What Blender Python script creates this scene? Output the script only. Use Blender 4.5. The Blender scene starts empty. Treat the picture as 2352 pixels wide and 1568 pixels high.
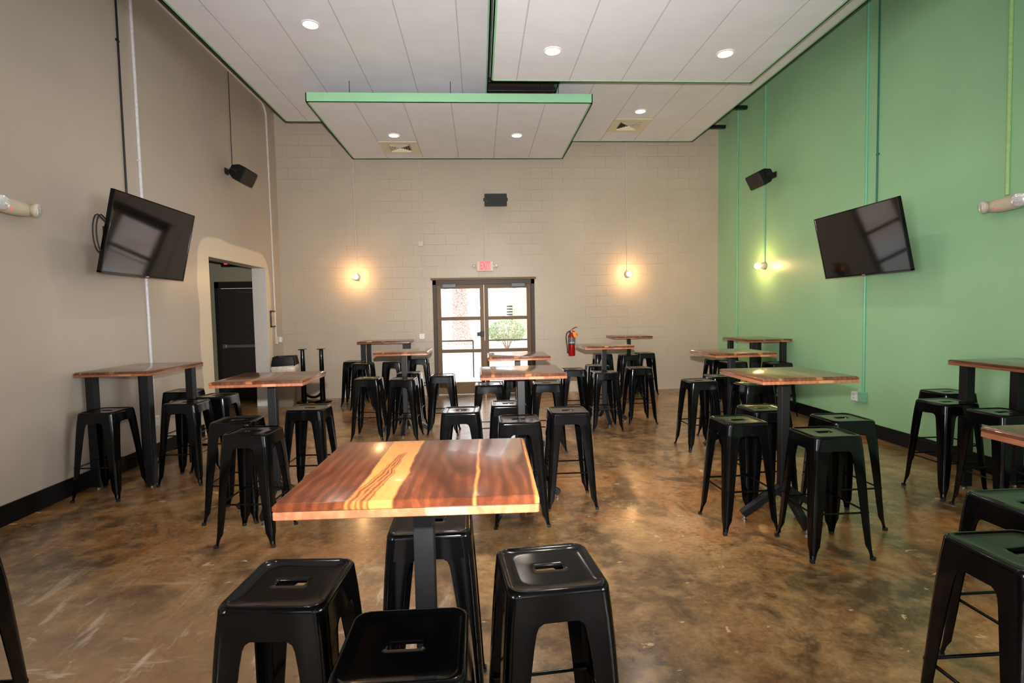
import bpy, bmesh, math, random
from mathutils import Vector, Matrix, Euler
random.seed(7)
S = bpy.context.scene
COL = S.collection
PI = math.pi
XL, XR, YB, CEIL, YR = -3.668, 4.637, 10.129, 5.6, -4.5

# ------------------------------------------------------------------ camera, world, exposure
pitch, yaw, roll, CAMH = -0.0553, 0.0594, -0.0184, 1.5579
F = Vector((math.sin(yaw)*math.cos(pitch), math.cos(yaw)*math.cos(pitch), math.sin(pitch)))
R0 = Vector((math.cos(yaw), -math.sin(yaw), 0)); U0 = R0.cross(F)
Rr = math.cos(roll)*R0 + math.sin(roll)*U0
Uu = -math.sin(roll)*R0 + math.cos(roll)*U0
cam = bpy.data.cameras.new('camera'); camo = bpy.data.objects.new('camera', cam); COL.objects.link(camo)
camo.matrix_world = Matrix(((Rr.x, Uu.x, -F.x, 0), (Rr.y, Uu.y, -F.y, 0), (Rr.z, Uu.z, -F.z, CAMH), (0, 0, 0, 1)))
cam.sensor_width = 36; cam.sensor_fit = 'HORIZONTAL'; cam.lens = 36*1220.8/2352; cam.clip_start = 0.05; cam.clip_end = 300
S.camera = camo
S.view_settings.view_transform = 'Standard'; S.view_settings.look = 'None'
S.view_settings.exposure = -0.40; S.view_settings.gamma = 1; S.view_settings.use_curve_mapping = False
W = bpy.data.worlds.new('sky'); S.world = W; W.use_nodes = True
W.node_tree.nodes['Background'].inputs[0].default_value = (0.92, 0.96, 1.0, 1)
W.node_tree.nodes['Background'].inputs[1].default_value = 5.5

def lamp(name, kind, loc, energy, color, rot=(0, 0, 0), **k):
    l = bpy.data.lights.new(name, kind); l.energy = energy; l.color = color
    for a, v in k.items():
        if a == 'portal': l.cycles.is_portal = True
        else: setattr(l, a, v)
    o = bpy.data.objects.new(name, l); COL.objects.link(o); o.location = loc; o.rotation_euler = rot
    return o
# daylight portals: glass doors, and the unseen rear windows added for fill
lamp('door_daylight_portal', 'AREA', (0.085, YB+0.25, 1.1), 1, (1, 1, 1), (PI/2, 0, PI), shape='RECTANGLE', size=1.9, size_y=2.15, portal=True)
for wx in (-2.2, 0.5, 3.2):
    lamp('rear_daylight_portal', 'AREA', (wx, YR-0.25, 1.9), 1, (1, 1, 1), (PI/2, 0, 0), shape='RECTANGLE', size=1.85, size_y=2.15, portal=True)
lamp('window_daylight', 'AREA', (XL-0.25, -2.1, 1.9), 640, (.93, .96, 1.0), (PI/2, 0, -PI/2), shape='RECTANGLE', size=2.9, size_y=2.15)  # fill lamp added outside an invented side window, lifts the near walls
lamp('window_daylight', 'AREA', (XR+0.25, -2.1, 1.9), 640, (.93, .96, 1.0), (PI/2, 0, PI/2), shape='RECTANGLE', size=2.9, size_y=2.15)  # matching added fill lamp at the opposite invented window
# the photographer's flash, on the camera just above the lens
lamp('camera_flash', 'SPOT', (0.0, 0.0, CAMH+0.18), 3000, (1.0, 0.96, 0.92), (PI*0.5+0.13, 0, -yaw), spot_size=math.radians(92), spot_blend=1.0, shadow_soft_size=0.025)

# upward fill lamp added beside the flash to brighten the ceiling
lamp('camera_flash_spill', 'SPOT', (0.0, -0.05, CAMH+0.24), 60, (0.95, 0.97, 1.0), (PI*0.5+0.95, 0, -yaw), spot_size=math.radians(125), spot_blend=1.0, shadow_soft_size=0.12)

# ------------------------------------------------------------------ mesh helpers
def link(o, parent=None):
    COL.objects.link(o)
    if parent is not None: o.parent = parent
    return o
def obj(name, bm, mats, parent=None, smooth=None, loc=None):
    me = bpy.data.meshes.new(name)
    bmesh.ops.recalc_face_normals(bm, faces=bm.faces)
    bm.to_mesh(me); bm.free()
    for m in (mats if isinstance(mats, (list, tuple)) else [mats]): me.materials.append(m)
    if smooth:
        for p in me.polygons: p.use_smooth = True
        me.set_sharp_from_angle(angle=math.radians(smooth))
    o = bpy.data.objects.new(name, me)
    if loc: o.location = loc
    return link(o, parent)
def empty(name, loc=(0, 0, 0), rot=(0, 0, 0), parent=None):
    o = bpy.data.objects.new(name, None); o.empty_display_size = .1
    o.location = loc; o.rotation_euler = rot
    return link(o, parent)
def tag(o, label=None, cat=None, group=None, kind=None):
    if label: o['label'] = label
    if cat: o['category'] = cat
    if group: o['group'] = group
    if kind: o['kind'] = kind
    return o
def B(): return bmesh.new()
def box(bm, x0, x1, y0, y1, z0, z1, bev=0, mi=0, seg=2, M=None):
    t = bmesh.new()
    bmesh.ops.create_cube(t, size=1)
    for v in t.verts:
        v.co = Vector(((x0+x1)/2+v.co.x*(x1-x0), (y0+y1)/2+v.co.y*(y1-y0), (z0+z1)/2+v.co.z*(z1-z0)))
    if bev: bmesh.ops.bevel(t, geom=list(t.edges), offset=bev, segments=seg, profile=.5, affect='EDGES')
    return merge(bm, t, M, mi)
def merge(bm, t, M=None, mi=0):
    vm = {}
    for v in t.verts: vm[v] = bm.verts.new(M @ v.co if M else v.co)
    for f in t.faces:
        try:
            nf = bm.faces.new([vm[v] for v in f.verts]); nf.material_index = mi
        except ValueError: pass
    t.free()
    return bm
def loft(bm, rings, cap=True, closed=True, mi=0):
    rs = [[bm.verts.new(p) for p in r] for r in rings]
    n = len(rs[0])
    for a, b in zip(rs, rs[1:]):
        for i in range(n if closed else n-1):
            j = (i+1) % n
            f = bm.faces.new((a[i], a[j], b[j], b[i])); f.material_index = mi
    if cap:
        bm.faces.new(rs[0][::-1]).material_index = mi; bm.faces.new(rs[-1]).material_index = mi
    return bm
def lathe(bm, prof, n=24, M=None, mi=0, cap=True):
    rings = []
    for r, z in prof:
        ring = [Vector((r*math.cos(2*PI*i/n), r*math.sin(2*PI*i/n), z)) for i in range(n)]
        rings.append([M @ p if M else p for p in ring])
    return loft(bm, rings, cap=cap, mi=mi)
def tube(bm, pts, r, n=10, mi=0, cap=True):
    pts = [Vector(p) for p in pts]; rings = []
    up = None
    for i, p in enumerate(pts):
        d = (pts[min(i+1, len(pts)-1)]-pts[max(i-1, 0)]).normalized()
        if up is None:
            up = Vector((0, 0, 1)) if abs(d.z) < .9 else Vector((1, 0, 0))
        a = d.cross(up).normalized(); b = a.cross(d).normalized(); up = b
        rr = r[i] if isinstance(r, (list, tuple)) else r
        rings.append([p+rr*(math.cos(2*PI*k/n)*a+math.sin(2*PI*k/n)*b) for k in range(n)])
    return loft(bm, rings, cap=cap, mi=mi)
def bar(bm, p, q, w, h, bev=0.004, mi=0):
    p, q = Vector(p), Vector(q); d = q-p; L = d.length
    rot = d.to_track_quat('X', 'Z').to_matrix().to_4x4()
    return box(bm, 0, L, -w/2, w/2, -h/2, h/2, bev, mi, 2, Matrix.Translation(p) @ rot)
def rsq(a, r, z, n=9, ox=0, oy=0, b=None):
    """rounded rectangle loop, half sizes a, b, corner radius r"""
    b = a if b is None else b; out = []
    for cx, cy, t0 in ((a-r, b-r, 0), (-(a-r), b-r, PI/2), (-(a-r), -(b-r), PI), (a-r, -(b-r), 1.5*PI)):
        for i in range(n):
            t = t0+PI/2*i/(n-1); out.append(Vector((ox+cx+r*math.cos(t), oy+cy+r*math.sin(t), z)))
    return out

# ------------------------------------------------------------------ materials
def srgb(r, g, b):
    return tuple(((c/255+.055)/1.055)**2.4 if c/255 > .04045 else c/255/12.92 for c in (r, g, b))+(1,)
class NT:
    def __init__(s, name):
        s.m = bpy.data.materials.new(name); s.m.use_nodes = True; s.t = s.m.node_tree
        s.b = s.t.nodes['Principled BSDF']
    def n(s, kind, **k):
        nd = s.t.nodes.new('ShaderNode'+kind)
        for a, v in k.items():
            if a in nd.inputs.keys() and not hasattr(nd, a): s.put(nd.inputs[a], v)
            elif hasattr(nd, a): setattr(nd, a, v)
            else: s.put(nd.inputs[a], v)
        return nd
    def put(s, sock, v):
        if isinstance(v, bpy.types.NodeSocket): s.t.links.new(v, sock)
        elif isinstance(v, bpy.types.Node): s.t.links.new(v.outputs[0], sock)
        else: sock.default_value = v
    def set(s, **k):
        for a, v in k.items(): s.put(s.b.inputs[a.replace('_', ' ')], v)
        return s
    def coord(s): return s.n('TexCoord').outputs['Object']
    def noise(s, vec, scale, detail=4, rough=.55, dist=0):
        nd = s.n('TexNoise'); s.put(nd.inputs['Vector'], vec); nd.inputs['Scale'].default_value = scale
        nd.inputs['Detail'].default_value = detail; nd.inputs['Roughness'].default_value = rough
        nd.inputs['Distortion'].default_value = dist
        return nd.outputs['Fac']
    def map(s, vec, loc=(0, 0, 0), scale=(1, 1, 1), rot=(0, 0, 0)):
        nd = s.n('Mapping'); s.put(nd.inputs['Vector'], vec)
        nd.inputs['Location'].default_value = loc; nd.inputs['Scale'].default_value = scale; nd.inputs['Rotation'].default_value = rot
        return nd.outputs[0]
    def ramp(s, fac, stops, interp='LINEAR'):
        nd = s.n('ValToRGB'); s.put(nd.inputs[0], fac); r = nd.color_ramp; r.interpolation = interp
        while len(r.elements) < len(stops): r.elements.new(.5)
        for e, (p, c) in zip(r.elements, stops):
            e.position = p; e.color = c if isinstance(c, tuple) else (c, c, c, 1)
        return nd.outputs[0]
    def mix(s, fac, a, b, mode='MIX'):
        nd = s.n('Mix'); nd.data_type = 'RGBA'; nd.blend_type = mode
        s.put(nd.inputs[0], fac); s.put(nd.inputs[6], a); s.put(nd.inputs[7], b)
        return nd.outputs[2]
    def math(s, op, a, b=0.0, c=None, clamp=False):
        nd = s.n('Math'); nd.operation = op; nd.use_clamp = clamp
        s.put(nd.inputs[0], a); s.put(nd.inputs[1], b)
        if c is not None: s.put(nd.inputs[2], c)
        return nd.outputs[0]
    def xyz(s, vec):
        nd = s.n('SeparateXYZ'); s.put(nd.inputs[0], vec); return nd.outputs
    def comb(s, x, y, z):
        nd = s.n('CombineXYZ')
        for i, v in enumerate((x, y, z)): s.put(nd.inputs[i], v)
        return nd.outputs[0]
    def bump(s, h, strength=.3, dist=.01):
        nd = s.n('Bump'); s.put(nd.inputs['Height'], h); nd.inputs['Strength'].default_value = strength; nd.inputs['Distance'].default_value = dist
        s.t.links.new(nd.outputs[0], s.b.inputs['Normal']); return s
def plain(name, col, rough=.5, metal=0, spec=.5, coat=0, noise=.12, nscale=30):
    t = NT(name); c = t.coord()
    nz = t.noise(c, nscale, 3)
    dark = tuple(v*(1-noise) for v in col[:3])+(1,)
    lite = tuple(min(1, v*(1+noise)) for v in col[:3])+(1,)
    t.set(Base_Color=t.ramp(nz, [(.3, dark), (.7, lite)]), Metallic=metal, Roughness=rough, Specular_IOR_Level=spec, Coat_Weight=coat, Coat_Roughness=.05)
    return t.m
def glow(name, col, strength, base=None):
    t = NT(name); t.set(Base_Color=base or col, Emission_Color=col, Emission_Strength=strength); return t.m

M = {}
# painted block wall (back)
def wallmat(name, base, block=False, patch=False):
    t = NT(name); c = t.coord(); x, y, z = t.xyz(c)
    n1 = t.noise(c, .9, 4); n2 = t.noise(c, 60, 2)
    d = tuple(v*.93 for v in base[:3])+(1,); l = tuple(min(1, v*1.05) for v in base[:3])+(1,)
    colr = t.ramp(n1, [(.3, d), (.7, l)])
    h = t.math('MULTIPLY', n2, .25)
    if block:
        v = t.comb(x, z, 0.0)
        br = t.n('TexBrick'); t.put(br.inputs['Vector'], v); br.inputs['Scale'].default_value = 1
        br.inputs['Brick Width'].default_value = .4064; br.inputs['Row Height'].default_value = .2032
        br.inputs['Mortar Size'].default_value = .006; br.inputs['Mortar Smooth'].default_value = .6
        keep = t.ramp(t.noise(t.map(c, (3, 0, 1)), .8, 3), [(.42, .1), (.62, 1.0)])
        mort = t.math('MULTIPLY', br.outputs['Fac'], keep)
        h = t.math('SUBTRACT', h, t.math('MULTIPLY', mort, 1.1))
        colr = t.mix(t.math('MULTIPLY', mort, .03), colr, srgb(120, 105, 95))
        # small pin holes left from old fixings
        vo = t.n('TexVoronoi'); t.put(vo.inputs['Vector'], t.map(c, (0, 0, 0), (1.3, 0, 1.3))); vo.inputs['Scale'].default_value = 1
        hole = t.math('LESS_THAN', vo.outputs['Distance'], .014)
        colr = t.mix(hole, colr, srgb(60, 50, 45))
    if patch:
        wob = t.math('MULTIPLY', t.math('SUBTRACT', t.noise(c, 1.6, 1), .5), .12)
        yy = t.math('ABSOLUTE', t.math('SUBTRACT', t.math('ADD', y, wob), 8.42))
        zz = t.math('ADD', z, t.math('ADD', wob, t.math('MULTIPLY', y, .03)))
        zz = t.math('ABSOLUTE', t.math('SUBTRACT', zz, 1.2))
        p = t.math('POWER', t.math('DIVIDE', yy, 1.22), 8.0); q = t.math('POWER', t.math('DIVIDE', zz, 1.72), 8.0)
        m = t.ramp(t.math('ADD', p, q), [(.85, 1.0), (1.0, 0.0)])
        colr = t.mix(m, colr, srgb(226, 210, 188))
    t.set(Base_Color=colr, Roughness=.36, Specular_IOR_Level=.35)
    t.bump(h, .7 if block else .4, .006)
    return t.m
BEIGE = srgb(186, 172, 160)
M['wall_back'] = wallmat('painted_block_beige', srgb(180, 166, 149), block=True)
M['wall_beige'] = wallmat('painted_beige', BEIGE, patch=True)
M['wall_green'] = wallmat('painted_green', srgb(154, 201, 154))
M['wall_vest'] = wallmat('painted_grey_green', srgb(150, 146, 125))
M['jamb'] = plain('jamb_paint', srgb(205, 198, 192), .5, noise=.05)
M['ceiling'] = plain('dark_ceiling', srgb(112, 114, 114), .9)
M['baseboard'] = plain('black_rubber_base', srgb(10, 10, 12), .55, spec=.2)
M['conduit_beige'] = plain('conduit_beige', srgb(192, 180, 170), .35, noise=.05)
M['conduit_green'] = plain('conduit_green', srgb(118, 184, 150), .35, noise=.05)
M['conduit_black'] = plain('conduit_black', srgb(25, 25, 28), .4)
M['black_gloss'] = plain('black_gloss_enamel', (.002, .002, .0022, 1), .11, spec=.22, coat=0, noise=.2, nscale=8)
M['black_satin'] = plain('black_powder_coat', (.009, .009, .01, 1), .4, spec=.3)
M['rubber'] = plain('black_rubber', (.01, .01, .01, 1), .7)
M['steel'] = plain('zinc_steel', srgb(190, 190, 190), .3, metal=1)
M['white_plastic'] = plain('white_plastic', srgb(225, 225, 220), .35, noise=.04)
M['beige_plastic'] = plain('beige_plastic', srgb(205, 190, 170), .4, noise=.05)
M['black_plastic'] = plain('black_plastic', (.008, .008, .008, 1), .4, spec=.2)
M['screen'] = plain('tv_screen', (.002, .002, .0025, 1), .06, spec=.45, noise=.1, nscale=2)
M['bronze'] = plain('bronze_anodised', srgb(92, 68, 36), .45, metal=.1, spec=.3, noise=.1)
M['bronze_dark'] = plain('bronze_dark', srgb(56, 42, 28), .45, metal=.1, spec=.3, noise=.1)
M['closer'] = plain('closer_grey', srgb(70, 70, 75), .4, metal=.3)
M['door_black'] = plain('black_door_paint', srgb(38, 33, 32), .5)
M['frame_black'] = plain('black_frame_paint', srgb(20, 18, 18), .5)
M['fascia'] = plain('green_fascia', srgb(134, 184, 146), .5, noise=.04, nscale=3)
M['vent'] = plain('vent_enamel', srgb(205, 195, 172), .45, noise=.05)
M['vent_dark'] = plain('vent_dark', (.02, .02, .02, 1), .7)
M['red_paint'] = plain('red_gloss', srgb(150, 6, 10), .22, coat=.4, noise=.1, nscale=8)
M['orange_card'] = plain('orange_card', srgb(255, 140, 30), .6, noise=.05)
M['label_grey'] = plain('label_grey', srgb(95, 95, 95), .4, noise=.3, nscale=90)
M['brass'] = plain('brass', srgb(200, 160, 60), .3, metal=1)
M['bag'] = plain('clear_bin_bag', srgb(205, 192, 175), .35, noise=.25, nscale=25)
M['bin'] = plain('bin_grey', srgb(120, 108, 95), .45)
M['paper'] = plain('paper', srgb(205, 190, 170), .8, noise=.04)
M['ink'] = plain('ink', srgb(120, 105, 95), .8)
M['lens_glass'] = plain('lamp_lens', srgb(235, 235, 240), .12, metal=.4, coat=1, noise=.25, nscale=120)
M['porcelain'] = plain('porcelain', srgb(190, 180, 165), .25, noise=.05)
M['downlight'] = glow('downlight_glow', (1, .93, .85, 1), 9)
M['bulb'] = glow('bulb_glow', (1, .72, .42, 1), 16)
M['exit_red'] = glow('exit_red', (1, .13, .22, 1), 1.25, base=(.3, .02, .03, 1))
M['exit_pink'] = glow('exit_face', (1, .30, .28, 1), .25, base=(.55, .35, .3, 1))
M['led_red'] = glow('led_red', (1, .05, .05, 1), 2.0)
M['pavement'] = plain('pavement', srgb(190, 188, 182), .8, nscale=4)
M['peach'] = plain('peach_render', srgb(215, 188, 160), .8)
M['rail_paint'] = plain('rail_dark', srgb(40, 40, 40), .5)

t = NT('window_glass'); t.set(Base_Color=(1, 1, 1, 1), Roughness=0, Transmission_Weight=1, IOR=1.03, Specular_IOR_Level=.5)
# thin glass: transparent with a glossy share
g_ = t.n('BsdfGlossy'); g_.inputs['Roughness'].default_value = .02
tr = t.n('BsdfTransparent'); fr = t.n('Fresnel'); fr.inputs['IOR'].default_value = 1.35
mx = t.n('MixShader'); t.t.links.new(fr.outputs[0], mx.inputs[0]); t.t.links.new(tr.outputs[0], mx.inputs[1]); t.t.links.new(g_.outputs[0], mx.inputs[2])
t.t.links.new(mx.outputs[0], t.t.nodes['Material Output'].inputs['Surface']); M['glass'] = t.m

# ceiling tiles: 2 ft grid, seams run with each panel's own edges
def tilemat(name, ox, oy):
    t = NT(name); c = t.coord(); x, y, z = t.xyz(c)
    def line(v, off, half):
        f = t.math('FRACT', t.math('DIVIDE', t.math('ADD', t.math('SUBTRACT', v, off), 60.96), .6096))
        d = t.math('ABSOLUTE', t.math('SUBTRACT', f, .5))
        return t.math('GREATER_THAN', d, .5-half/.6096)
    lx = line(x, ox, .0065); ly = line(y, oy, .0032)
    n = t.noise(c, 3, 3); base = t.ramp(n, [(.3, srgb(207, 207, 212)), (.7, srgb(214, 214, 219))])
    fl = t.noise(c, 220, 2)
    base = t.mix(t.math('MULTIPLY', t.math('GREATER_THAN', fl, .66), .12), base, srgb(150, 140, 130))
    base = t.mix(t.math('MULTIPLY', lx, .42), base, srgb(120, 114, 108))
    base = t.mix(t.math('MULTIPLY', ly, .16), base, srgb(120, 114, 108))
    t.set(Base_Color=base, Roughness=.85, Specular_IOR_Level=.15)
    t.bump(t.math('MULTIPLY', lx, -1.0), .6, .01)
    return t.m

# stained, sealed concrete floor
t = NT('stained_concrete'); c = t.coord(); x, y, z = t.xyz(c)
cs = t.map(c, scale=(1, 1.0, 1))
warp = t.noise(cs, 1.2, 3)
a = t.noise(cs, .9, 9, .62, .5); b = t.noise(t.map(cs, (9, 3, 0), (1, .75, 1), (0, 0, .35)), 2.3, 8, .66, 1.1); d = t.noise(t.map(cs, (1, 7, 0)), 8, 6, .65)
base = t.ramp(a, [(.34, srgb(64, 47, 31)), (.44, srgb(98, 73, 45)), (.51, srgb(128, 96, 59)), (.58, srgb(148, 113, 73)), (.68, srgb(180, 148, 108))])
rust = t.ramp(t.noise(t.map(cs, (4, 4, 0)), .55, 5, .6), [(.47, 0.0), (.62, 1.0)])
base = t.mix(t.math('MULTIPLY', rust, .5), base, srgb(166, 98, 42))
fine = t.noise(t.map(cs, (3, 3, 0), (1, 1.3, 1)), 26, 6, .75)
base = t.mix(t.ramp(fine, [(.38, .45), (.52, 0.0)]), base, srgb(60, 44, 28))
base = t.mix(t.ramp(fine, [(.56, 0.0), (.72, .5)]), base, srgb(186, 156, 116))
base = t.mix(t.ramp(b, [(.48, 0.0), (.61, .8)]), base, srgb(60, 46, 31))
base = t.mix(t.ramp(d, [(.47, 0.0), (.70, .6)]), base, srgb(168, 134, 96))
# dark stains
sp = t.noise(t.map(cs, (20, 5, 0), (1, 1.6, 1)), 1.9, 5, .6)
base = t.mix(t.ramp(sp, [(.66, 0.0), (.71, .75)]), base, srgb(52, 42, 34))
# pale chips and paint flecks
vo = t.noise(t.map(cs, (2, 9, 0), (1, 1.5, 1)), 6.5, 4, .6, .6)
base = t.mix(t.ramp(vo, [(.665, 0.0), (.70, .75)]), base, srgb(206, 172, 132))
# grey worn area with pale diagonal scrape marks, front left of the room
mask = t.math('MULTIPLY', t.ramp(t.math('ADD', x, t.math('MULTIPLY', warp, 1.4)), [(0.0, 1.0), (1.0, 0.0)]), t.ramp(t.math('SUBTRACT', t.math('MULTIPLY', y, .25), t.math('MULTIPLY', warp, .3)), [(.45, 1.0), (.75, 0.0)]))
base = t.mix(t.math('MULTIPLY', mask, .55), base, srgb(150, 126, 100))
sc = t.noise(t.map(cs, (0, 0, 0), (4.2, .9, 1), (0, 0, .75)), 1.7, 7, .72, .5)
base = t.mix(t.math('MULTIPLY', t.ramp(sc, [(.55, 0.0), (.64, .9)]), t.math('MULTIPLY', mask, 1.0)), base, srgb(198, 182, 165))
sc2 = t.noise(t.map(cs, (5, 2, 0), (1.0, 5, 1), (0, 0, .1)), 1.5, 6, .7, .4)
base = t.mix(t.math('MULTIPLY', t.ramp(sc2, [(.59, 0.0), (.66, .65)]), mask), base, srgb(196, 180, 160))
gain = t.n('VectorMath'); gain.operation = 'SCALE'; t.put(gain.inputs[0], base); gain.inputs['Scale'].default_value = 1.3
t.set(Base_Color=gain.outputs[0], Roughness=t.ramp(a, [(.3, .24), (.7, .36)]), Specular_IOR_Level=.5, Coat_Weight=.3, Coat_Roughness=.16)
t.bump(t.math('ADD', t.math('MULTIPLY', d, .5), t.noise(cs, 40, 3)), .08, .004)
M['floor'] = t.m

# live-edge walnut tops, sealed
def woodmat(name, dark, mid, gold, streaks, under=False, feature=False):
    t = NT(name); c = t.coord(); oi = t.n('ObjectInfo').outputs['Random']
    if feature: cc = c
    else:
        va = t.n('VectorMath'); va.operation = 'ADD'; t.put(va.inputs[0], c); t.put(va.inputs[1], t.comb(0.0, t.math('MULTIPLY', oi, 37.0), t.math('MULTIPLY', oi, 11.0))); cc = va.outputs[0]
    x, y, z = t.xyz(cc)
    x0 = t.xyz(c)[0]
    st = t.map(cc, scale=(1, .16, 1))
    g1 = t.noise(st, 60, 5, .6, .3); g2 = t.noise(t.map(cc, scale=(1, .3, 1)), 6, 4, .55, 1.2)
    rings = t.n('TexWave'); rings.wave_type = 'BANDS'; rings.bands_direction = 'X'
    t.put(rings.inputs['Vector'], t.map(cc, scale=(1, .22, 1))); rings.inputs['Scale'].default_value = 9; rings.inputs['Distortion'].default_value = 7; rings.inputs['Detail'].default_value = 3; rings.inputs['Detail Scale'].default_value = 1.2
    col = t.ramp(g2, [(.3, dark), (.55, mid), (.75, tuple(v*1.25 for v in mid[:3])+(1,))])
    col = t.mix(t.ramp(rings.outputs['Fac'], [(.25, .5), (.8, 0.0)]), col, dark)
    col = t.mix(t.ramp(g1, [(.4, .35), (.7, 0.0)]), col, tuple(v*.5 for v in dark[:3])+(1,))
    goldc = t.mix(t.ramp(g1, [(.4, .45), (.65, 0.0)]), gold, tuple(v*.72 for v in gold[:3])+(1,))
    wob = t.math('SUBTRACT', t.noise(t.comb(0.0, y, z), 5, 3, .6), .5)
    for (cx, hw, amp) in streaks:
        off = t.math('MULTIPLY', wob, amp)
        if not feature: off = t.math('ADD', off, t.math('MULTIPLY', t.math('SUBTRACT', oi, .5), .3))
        dd = t.math('ABSOLUTE', t.math('SUBTRACT', x0, t.math('ADD', off, cx)))
        w2 = t.math('ADD', hw, t.math('MULTIPLY', wob, amp*.35))
        m = t.ramp(t.math('SUBTRACT', dd, w2), [(0.0, 1.0), (.006, 0.0)])
        col = t.mix(m, col, goldc)
    if feature:
        # brown heart figure inside the pale band, wide at the near edge
        yl = t.xyz(c)[1]
        cen = t.math('ADD', t.math('MULTIPLY', t.math('ADD', yl, .32), .10), -.125)
        cen = t.math('ADD', cen, t.math('MULTIPLY', wob, .05))
        wid = t.math('SUBTRACT', .036, t.math('MULTIPLY', t.math('ADD', yl, .30), .055))
        dd = t.math('DIVIDE', t.math('ABSOLUTE', t.math('SUBTRACT', x0, cen)), wid)
        dd = t.math('ADD', dd, t.math('MULTIPLY', t.math('SUBTRACT', t.noise(c, 14, 3), .5), .7))
        ring = t.n('TexWave'); t.put(ring.inputs['Vector'], t.comb(dd, t.math('MULTIPLY', yl, 1.5), 0.0)); ring.inputs['Scale'].default_value = .7; ring.inputs['Distortion'].default_value = 2.5
        heart = t.mix(ring.outputs['Fac'], srgb(96, 50, 24), srgb(150, 92, 46))
        m = t.ramp(dd, [(.82, 1.0), (.95, 0.0)])
        m = t.math('MULTIPLY', m, t.ramp(yl, [(.12, 1.0), (.16, 0.0)]))
        col = t.mix(m, col, heart)
    t.set(Base_Color=col, Roughness=.2 if not under else .3, Specular_IOR_Level=.2 if feature else .4, Coat_Weight=(.08 if feature else .35) if not under else .1, Coat_Roughness=.06)
    t.bump(g1, .05, .002)
    return t.m
M['walnut_feature'] = woodmat('walnut_feature', srgb(58, 28, 16), srgb(100, 52, 31), srgb(174, 112, 58), [(-.09, .052, .03), (.174, .0, .022), (.345, .012, .012)], feature=True)
M['walnut'] = woodmat('walnut', srgb(70, 37, 23), srgb(118, 72, 47), srgb(150, 98, 60), [(.05, .02, .08), (-.22, .008, .05)])
M['walnut_edge'] = woodmat('walnut_underlayer', srgb(134, 80, 54), srgb(166, 108, 76), srgb(178, 126, 92), [(.1, .05, .1)], under=True)

# outdoors
t = NT('pine_bark'); c = t.coord()
v = t.n('TexVoronoi'); t.put(v.inputs['Vector'], t.map(c, scale=(5, 5, 1.6))); v.feature = 'DISTANCE_TO_EDGE'
col = t.ramp(v.outputs['Distance'], [(.0, srgb(112, 84, 78)), (.15, srgb(205, 186, 178))])
t.set(Base_Color=col, Roughness=.9); t.bump(v.outputs['Distance'], .8, .05); M['bark'] = t.m
t = NT('pine_straw'); c = t.coord()
t.set(Base_Color=t.ramp(t.noise(c, 1.4, 6, .6, .5), [(.3, srgb(170, 140, 122)), (.7, srgb(212, 195, 180))]), Roughness=.9); M['straw'] = t.m
t = NT('bush_leaf'); c = t.coord()
t.set(Base_Color=t.ramp(t.noise(c, 9, 3), [(.3, srgb(120, 138, 100)), (.7, srgb(184, 198, 160))]), Roughness=.7); M['leaf'] = t.m
M['siding'] = plain('pale_siding', srgb(200, 196, 190), .8)

# ------------------------------------------------------------------ setting
def struct(name, bm, m, parent=None, **k):
    o = obj(name, bm, m, parent, **k)
    if parent is None: o['kind'] = 'structure'
    return o
VX = XL-.22-1.35   # far side of the vestibule
bm = box(B(), VX-.2, XR+.3, YR-.3, YB+.1, -.15, 0); struct('floor', bm, M['floor'])
bm = box(B(), VX-.2, XR+.3, YR-.3, YB+.3, CEIL, CEIL+.15); struct('ceiling', bm, M['ceiling'])
DX0, DX1, DZ = -.88, 1.05, 2.19          # glass door opening
bm = B()
box(bm, XL-.001, DX0, YB, YB+.2, 0, CEIL); box(bm, DX1, XR+.2, YB, YB+.2, 0, CEIL); box(bm, DX0, DX1, YB, YB+.2, DZ, CEIL)
struct('wall_back', bm, M['wall_back'])
OY0, OY1, OZ = 7.52, 9.46, 2.395          # opening to the vestibule
bm = B()
box(bm, XL-.22, XL, YR, -3.6, 0, CEIL); box(bm, XL-.22, XL, -.6, OY0, 0, CEIL); box(bm, XL-.22, XL, -3.6, -.6, 0, .8); box(bm, XL-.22, XL, -3.6, -.6, 3.0, CEIL); box(bm, XL-.22, XL, OY1, YB, 0, CEIL); box(bm, XL-.22, XL, OY0, OY1, OZ, CEIL)
struct('wall_left', bm, M['wall_beige'])
bm = B(); box(bm, XR, XR+.2, YR, -3.6, 0, CEIL); box(bm, XR, XR+.2, -.6, YB, 0, CEIL); box(bm, XR, XR+.2, -3.6, -.6, 0, .8); box(bm, XR, XR+.2, -3.6, -.6, 3.0, CEIL); struct('wall_right', bm, M['wall_green'])
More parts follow.
